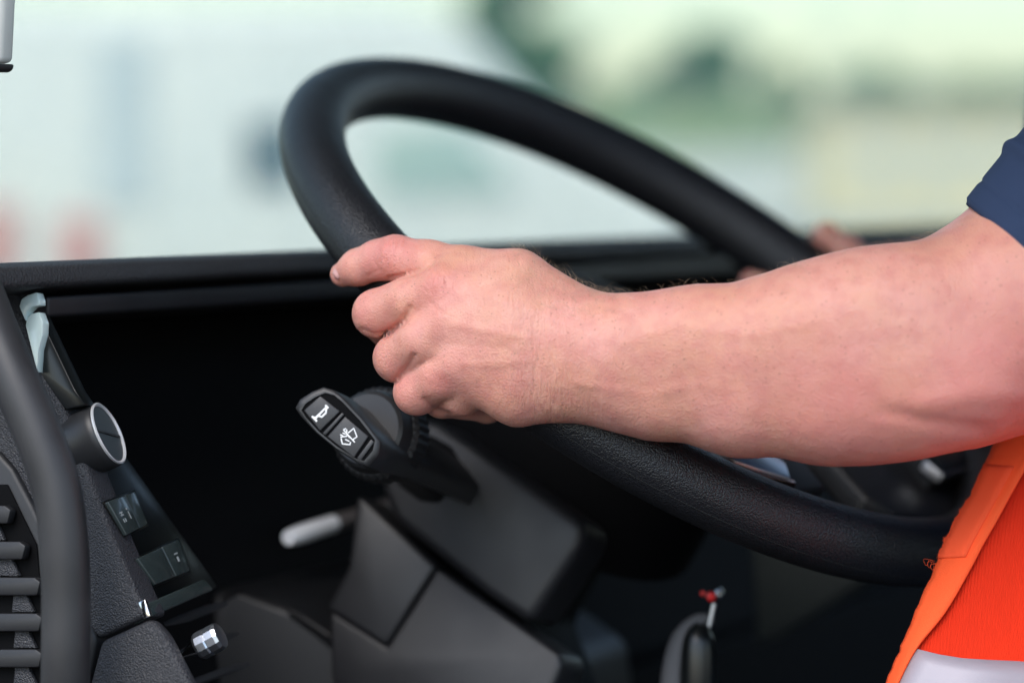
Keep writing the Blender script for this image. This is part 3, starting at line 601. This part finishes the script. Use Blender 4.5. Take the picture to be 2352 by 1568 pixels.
# wrist wrinkle mask
wrk = bump(pw(1230, 760, 1.432), .034) * .9 + bump(pw(1290, 860, 1.43), .030) * .9 + bump(pw(1250, 930, 1.44), .022) + bump(pw(1100, 600, 1.455), .014) + bump(pw(890, 575, 1.478), .007) * 2.2 + bump(pw(1000, 662, 1.45), .010)
for nm, dat in (('redness', red), ('wrinkle', np.clip(wrk, 0, 2))):
    at = me.attributes.new(nm, 'FLOAT', 'POINT'); at.data.foreach_set('value', dat.astype(np.float32))
skin = bpy.data.materials.new('skin'); skin.use_nodes = True; t = skin.node_tree; b = t.nodes['Principled BSDF']
def N(tp, **k):
    n = t.nodes.new(tp)
    for a, v in k.items(): setattr(n, a, v)
    return n
def Lk(a, b_): t.links.new(a, b_)
tc = N('ShaderNodeTexCoord'); ar = N('ShaderNodeAttribute', attribute_name='redness'); aw = N('ShaderNodeAttribute', attribute_name='wrinkle')
def noise(s, d=4):
    n = N('ShaderNodeTexNoise'); n.inputs['Scale'].default_value = s; n.inputs['Detail'].default_value = d; Lk(tc.outputs['Object'], n.inputs['Vector']); return n
def mixc(f, a, bcol, fac=None):
    m = N('ShaderNodeMix', data_type='RGBA')
    if isinstance(f, float): m.inputs[0].default_value = f
    else: Lk(f, m.inputs[0])
    for i, v in ((6, a), (7, bcol)):
        if isinstance(v, tuple): m.inputs[i].default_value = (*v, 1)
        else: Lk(v, m.inputs[i])
    return m.outputs[2]
def rng_(v, a, b_, c, d):
    m = N('ShaderNodeMapRange'); m.inputs[1].default_value = a; m.inputs[2].default_value = b_; m.inputs[3].default_value = c; m.inputs[4].default_value = d; Lk(v, m.inputs[0]); return m.outputs[0]
def math_(op, a, bb):
    m = N('ShaderNodeMath', operation=op)
    for i, v in enumerate((a, bb)):
        if isinstance(v, (int, float)): m.inputs[i].default_value = v
        else: Lk(v, m.inputs[i])
    return m.outputs[0]
c0 = mixc(rng_(noise(28, 5).outputs['Fac'], .35, .65, 0, 1), (.665, .322, .222), (.69, .325, .262))
c0 = mixc(rng_(noise(110, 3).outputs['Fac'], .42, .68, 0, .5), c0, (.56, .21, .175))
c0 = mixc(rng_(ar.outputs['Fac'], 0, 1, 0, .75), c0, (.62, .215, .185))
c0 = mixc(rng_(ar.outputs['Fac'], 0, -1, 0, .6), c0, (.58, .37, .22))
vo = N('ShaderNodeTexVoronoi'); vo.inputs['Scale'].default_value = 270; Lk(tc.outputs['Object'], vo.inputs['Vector'])
sp = math_('MULTIPLY', rng_(vo.outputs['Distance'], .10, .17, 1, 0), rng_(noise(60, 2).outputs['Fac'], .40, .50, 0, 1))
c0 = mixc(math_('MULTIPLY', sp, .5), c0, (.30, .13, .085))
Lk(c0, b.inputs['Base Color'])
b.inputs['Roughness'].default_value = .43; b.inputs['Specular IOR Level'].default_value = .42
b.inputs['Subsurface Weight'].default_value = .35; b.inputs['Subsurface Radius'].default_value = (1, .35, .18); b.inputs['Subsurface Scale'].default_value = .006
# relief: pores + wrinkles across the wrist (bands along the arm)
mp = N('ShaderNodeMapping'); mp.inputs['Rotation'].default_value = (0, math.radians(6), 0); mp.inputs['Scale'].default_value = (1, .13, .13); Lk(tc.outputs['Object'], mp.inputs[0])
wv = N('ShaderNodeTexNoise'); wv.inputs['Scale'].default_value = 620; wv.inputs['Detail'].default_value = 3; Lk(mp.outputs[0], wv.inputs[0])
pv = N('ShaderNodeTexVoronoi'); pv.inputs['Scale'].default_value = 900; Lk(tc.outputs['Object'], pv.inputs['Vector'])
hgt = math_('ADD', math_('MULTIPLY', math_('MULTIPLY', wv.outputs['Fac'], aw.outputs['Fac']), .0006), math_('ADD', math_('MULTIPLY', pv.outputs['Distance'], .00022), math_('MULTIPLY', noise(60, 5).outputs['Fac'], .0014)))
bp = N('ShaderNodeBump'); bp.inputs['Strength'].default_value = 1; bp.inputs['Distance'].default_value = 1; Lk(hgt, bp.inputs['Height']); Lk(bp.outputs[0], b.inputs['Normal'])
M['skin'] = skin
per = thing('person', 'driver in an orange reflective vest over a navy shirt, hands on the wheel', 'person', CAM + Vector((.45, 1.68, -1.0)))
body = obj('body', me, skin, per)
# thumb nail
nail_m = mat('nail', (.62, .33, .30), .28, coat=.3)
nc = P(775, 618, 1.4995); nd = (P(758, 633, 1.503) - P(795, 603, 1.4985)).normalized(); nn = (-FW * .75 - RT * .45 + UPC * .55).normalized(); ns = nd.cross(nn).normalized(); nn = ns.cross(nd)
if nn.dot(FW) > 0: nn = -nn
vv, ff = [], []
for i in range(7):
    for k in range(7):
        u = (i / 6 - .5); v = (k / 6 - .5); vv.append(nc + nd * u * .0085 * (1 - .3 * abs(v) * 2) + ns * v * .0085 - nn * (v * v * .0065 + u * u * .003))
for i in range(6):
    for k in range(6): ff.append((i * 7 + k, i * 7 + k + 1, i * 7 + k + 8, i * 7 + k + 7))
nl_ = mesh('thumb_nail', vv, ff, nail_m, per); sm = nl_.modifiers.new('s', 'SOLIDIFY'); sm.thickness = .0008; sm.offset = 0
# hair along the forearm
hv, hf = [], []
px_ = 1176 + FPX * X / Yd
cand = np.where((px_ > 1180) & (px_ < 2150) & (nrm @ CW[2] > .5) & (nrm @ CW[1] < .5) & (Yd < 1.56))[0]
for i in rng.choice(cand, 1000):
    p = pos[i]; nn_ = nrm[i]; gd = CW[0] * rng.uniform(-.9, .2) + CW[2] * .1 + rng.normal(size=3) * .35
    gd = gd - nn_ * (gd @ nn_); L = rng.uniform(.003, .009); r = .00006
    if rng.random() < .12: L *= 1.6
    pts = [p + nn_ * L * (.62 * s - .22 * s * s) + gd * L * (s * .5 + s * s * .4) for s in (0, .3, .65, 1)]
    k = len(hv); a = np.cross(nn_, gd); a /= np.linalg.norm(a) + 1e-9; bb = nn_
    for j, q in enumerate(pts):
        rr = r * (1 - .25 * j)
        hv += [q + a * rr, q - a * rr * .5 + bb * rr * .87, q - a * rr * .5 - bb * rr * .87]
    for j in range(3):
        for e in range(3): hf.append((k + j * 3 + e, k + j * 3 + (e + 1) % 3, k + j * 3 + 3 + (e + 1) % 3, k + j * 3 + 3 + e))
hme = bpy.data.meshes.new('arm_hair'); hme.from_pydata([tuple(v) for v in hv], [], hf)
hr = obj('arm_hair', hme, mat('brown_hair', (.46, .33, .21), .5), per); hr['kind'] = 'stuff'
# ------------------------------------------------------------------ clothes
def loft(name, rings, m, parent, thick=.0015, label=None):
    n = len(rings[0]); vv = [v for r in rings for v in r]
    ff = [(i * n + k, i * n + (k + 1) % n, (i + 1) * n + (k + 1) % n, (i + 1) * n + k) for i in range(len(rings) - 1) for k in range(n)]
    o = mesh(name, vv, ff, m, parent, label=label); s = o.modifiers.new('s', 'SOLIDIFY'); s.thickness = thick; s.offset = -1
    return o
ax0, ax1 = P(2432, 661, 1.455), P(2935, 120, 1.435); ad = (ax1 - ax0).normalized(); su = ad.cross(FW).normalized(); sv = ad.cross(su)
rings = []
for i in range(131):
    f = i / 130; L = (ax1 - ax0).length * 1.15; c = ax0 + ad * (L * f); r0 = .0645 + .004 * math.sin(f * 3)
    if i == 0: r0 -= .0006
    rings.append([c + (su * math.cos(a) + sv * math.sin(a)) * (r0 + .0016 * math.sin(3 * a + 5 * f + 1) + .0022 * f * math.sin(5 * a - 9 * f) + (.0028 * math.exp(-((f - .17 - .04 * math.sin(a * 2 + 1)) / .02) ** 2)) + (.0022 * math.exp(-((f - .29 - .05 * math.sin(a + 2)) / .025) ** 2)) - .0009 * math.exp(-((f - .075) / .006) ** 2) - .0012 * (f < .012)) for a in [2 * math.pi * k / 72 for k in range(72)]])
loft('shirt_sleeve', rings, M['shirt'], per)
# torso of the shirt
tc0 = CAM + Vector((.50, 1.72, 0)); rings = []
for i in range(16):
    f = i / 15; z = -.62 + .85 * f; a_, b_ = .16 + .03 * math.sin(f * 3), .20 + .02 * math.sin(f * 3)
    if f > .85: a_ *= 1 - (f - .85) * 3; b_ *= 1 - (f - .85) * 2
    rings.append([tc0 + UP * z + BK * math.cos(t_) * a_ + LAT * math.sin(t_) * b_ for t_ in [2 * math.pi * k / 48 for k in range(48)]])
loft('shirt', rings, M['shirt'], per)
# vest: grid of cloth from its open front edge round the side
edge = [(2330, 880, 1.535), (2292, 1001, 1.515), (2258, 1079, 1.50), (2223, 1152, 1.492), (2189, 1208, 1.486), (2163, 1264, 1.482), (2150, 1302, 1.48), (2112, 1388, 1.474), (2073, 1483, 1.468), (2038, 1568, 1.464), (1990, 1690, 1.46)]
fold = [(2430, 930, 1.525), (2392, 1020, 1.505), (2352, 1083, 1.490), (2322, 1135, 1.481), (2290, 1195, 1.475), (2258, 1251, 1.471), (2230, 1305, 1.469), (2172, 1405, 1.464), (2107, 1487, 1.459), (2064, 1568, 1.455), (2010, 1690, 1.452)]
E1 = spline([P(*p) for p in edge], 6); E2 = spline([P(*p) for p in fold], 6); n = len(E1)
def grid(name, cols, m, parent, thick, label=None):
    k = len(cols); nn = len(cols[0]); vv = [cols[j][i] for i in range(nn) for j in range(k)]
    ff = [(i * k + j, i * k + j + 1, (i + 1) * k + j + 1, (i + 1) * k + j) for i in range(nn - 1) for j in range(k - 1)]
    o = mesh(name, vv, ff, m, parent, label=label); s = o.modifiers.new('s', 'SOLIDIFY'); s.thickness = thick; s.offset = 0
    return o
rnd = rng.normal(size=(n, 2)) * .00025
cols = []
for j in range(7):
    f = j / 6; b_ = E1 + (E2 - E1) * f; bulge = math.sin(f * math.pi) * .0022
    cols.append([Vector(b_[i]) - FW * bulge + RT * (rnd[i, 0] if j < 2 else 0) for i in range(n)])
vest_p = []
for j in range(14):
    f = j / 13; off = RT * (.16 * f) + FW * (.012 * math.sin(min(1, f * 3) * math.pi * .5) - .11 * f * f) - UPC * .012 * f
    cz = [Vector(E2[i]) + off - FW * (.05 * min(1, f * 2) * i / n) + FW * (.0035 + (.0022 * math.sin(9 * f + i * .12) + .0016 * math.sin(17 * f - i * .07 + 1)) * min(1, f * 4)) for i in range(n)]
    vest_p.append(cz)
vest = grid('vest', vest_p, M['vest'], per, .0012)
grid('vest_binding', cols, M['band'], vest, .0022)
# velcro patch on the binding
i0, i1 = next(i for i in range(n) if (Vector(E1[i]) - P(2258, 1079, 1.5)).length < .006), next(i for i in range(n) if (Vector(E1[i]) - P(2150, 1302, 1.48)).length < .006)
vc = [[c[i] - FW * .0016 + RT * (rng.normal() * .0004 - .0006 if q == 0 else 0) for i in range(i0, i1 + 1)] for q, c in enumerate(cols[:5])]
grid('velcro_patch', vc, mat('velcro', (1.0, .115, .04), .95, spec=.1, grain=('noise', 2600, .0003)), vest, .0016)
fz_v, fz_f = [], []
for q in range(420):
    i = rng.integers(i0 + 1, i1); p = Vector(vc[0][i - i0]).lerp(Vector(vc[0][i - i0 - 1]), rng.random()) + RT * rng.uniform(0, .0012) - FW * rng.uniform(0, .001)
    d1 = (-RT * rng.uniform(.2, 1) + UPC * rng.normal() * .8 - FW * rng.uniform(0, .5)).normalized() * rng.uniform(.0006, .0016); d2 = d1 + (UPC * rng.normal() - RT * rng.uniform(-.3, .4)) * .0006; wdt = d1.cross(FW).normalized() * .00005
    k = len(fz_v); fz_v += [p + wdt, p - wdt, p + d1 + wdt, p + d1 - wdt, p + d2 + d1 * .3]; fz_f += [(k, k + 1, k + 3, k + 2), (k + 2, k + 3, k + 4)]
fm = bpy.data.meshes.new('velcro_fuzz'); fm.from_pydata([tuple(v) for v in fz_v], [], fz_f); fo = obj('velcro_fuzz', fm, M['band'], vest, False); fo['kind'] = 'stuff'
# reflective band: the vest surface between two heights, lifted off it
def at_h(colm, z):
    zs = [v.z for v in colm]
    for i in range(n - 1):
        if zs[i] >= z >= zs[i + 1]: return colm[i].lerp(colm[i + 1], (zs[i] - z) / (zs[i] - zs[i + 1] + 1e-9))
    return colm[-1].copy()
zt = P(2107, 1483, 1.46).z
rc_ = []
for j, c in enumerate(vest_p):
    f = j / 13; zz = zt - .0015 - .012 * max(0, f - .35) - .003 * math.sin(f * 9) - .006 * f
    rc_.append([at_h(c, zz - .05 * k / 8) - FW * .0022 - RT * .0002 for k in range(9)])
grid('reflective_strip', rc_, M['reflective'], vest, .001)
st_v, st_f = [], []
for q in range(40):
    f = q / 40 * 12.9; j = int(f); fr_ = f - j
    a = rc_[j][0].lerp(rc_[j + 1][0], fr_) - UP * .0022 - FW * .0012; b_ = rc_[j][0].lerp(rc_[j + 1][0], min(1, fr_ + .18)) - UP * .0022 - FW * .0012
    k = len(st_v); st_v += [a, b_, b_ - UP * .0004, a - UP * .0004, a - FW * .0003, b_ - FW * .0003, b_ - UP * .0004 - FW * .0003, a - UP * .0004 - FW * .0003]
    st_f += [(k, k + 1, k + 2, k + 3), (k + 4, k + 5, k + 6, k + 7), (k, k + 1, k + 5, k + 4), (k + 2, k + 3, k + 7, k + 6)]
mesh('stitching', st_v, st_f, M['strap'], vest, False)
# loose threads
for q in range(3):
    p = P(2150 - 6 * q, 1300 - q * 6, 1.479)
    tube('thread', [p + RT * .002, p - RT * (.0015 + .001 * q) + UP * .0012, p - RT * .003 - UP * .0008 * q, p - RT * .0018 - UP * .002, p - RT * .001 + UP * .0005], .00007, M['band'], vest, 6, 5)
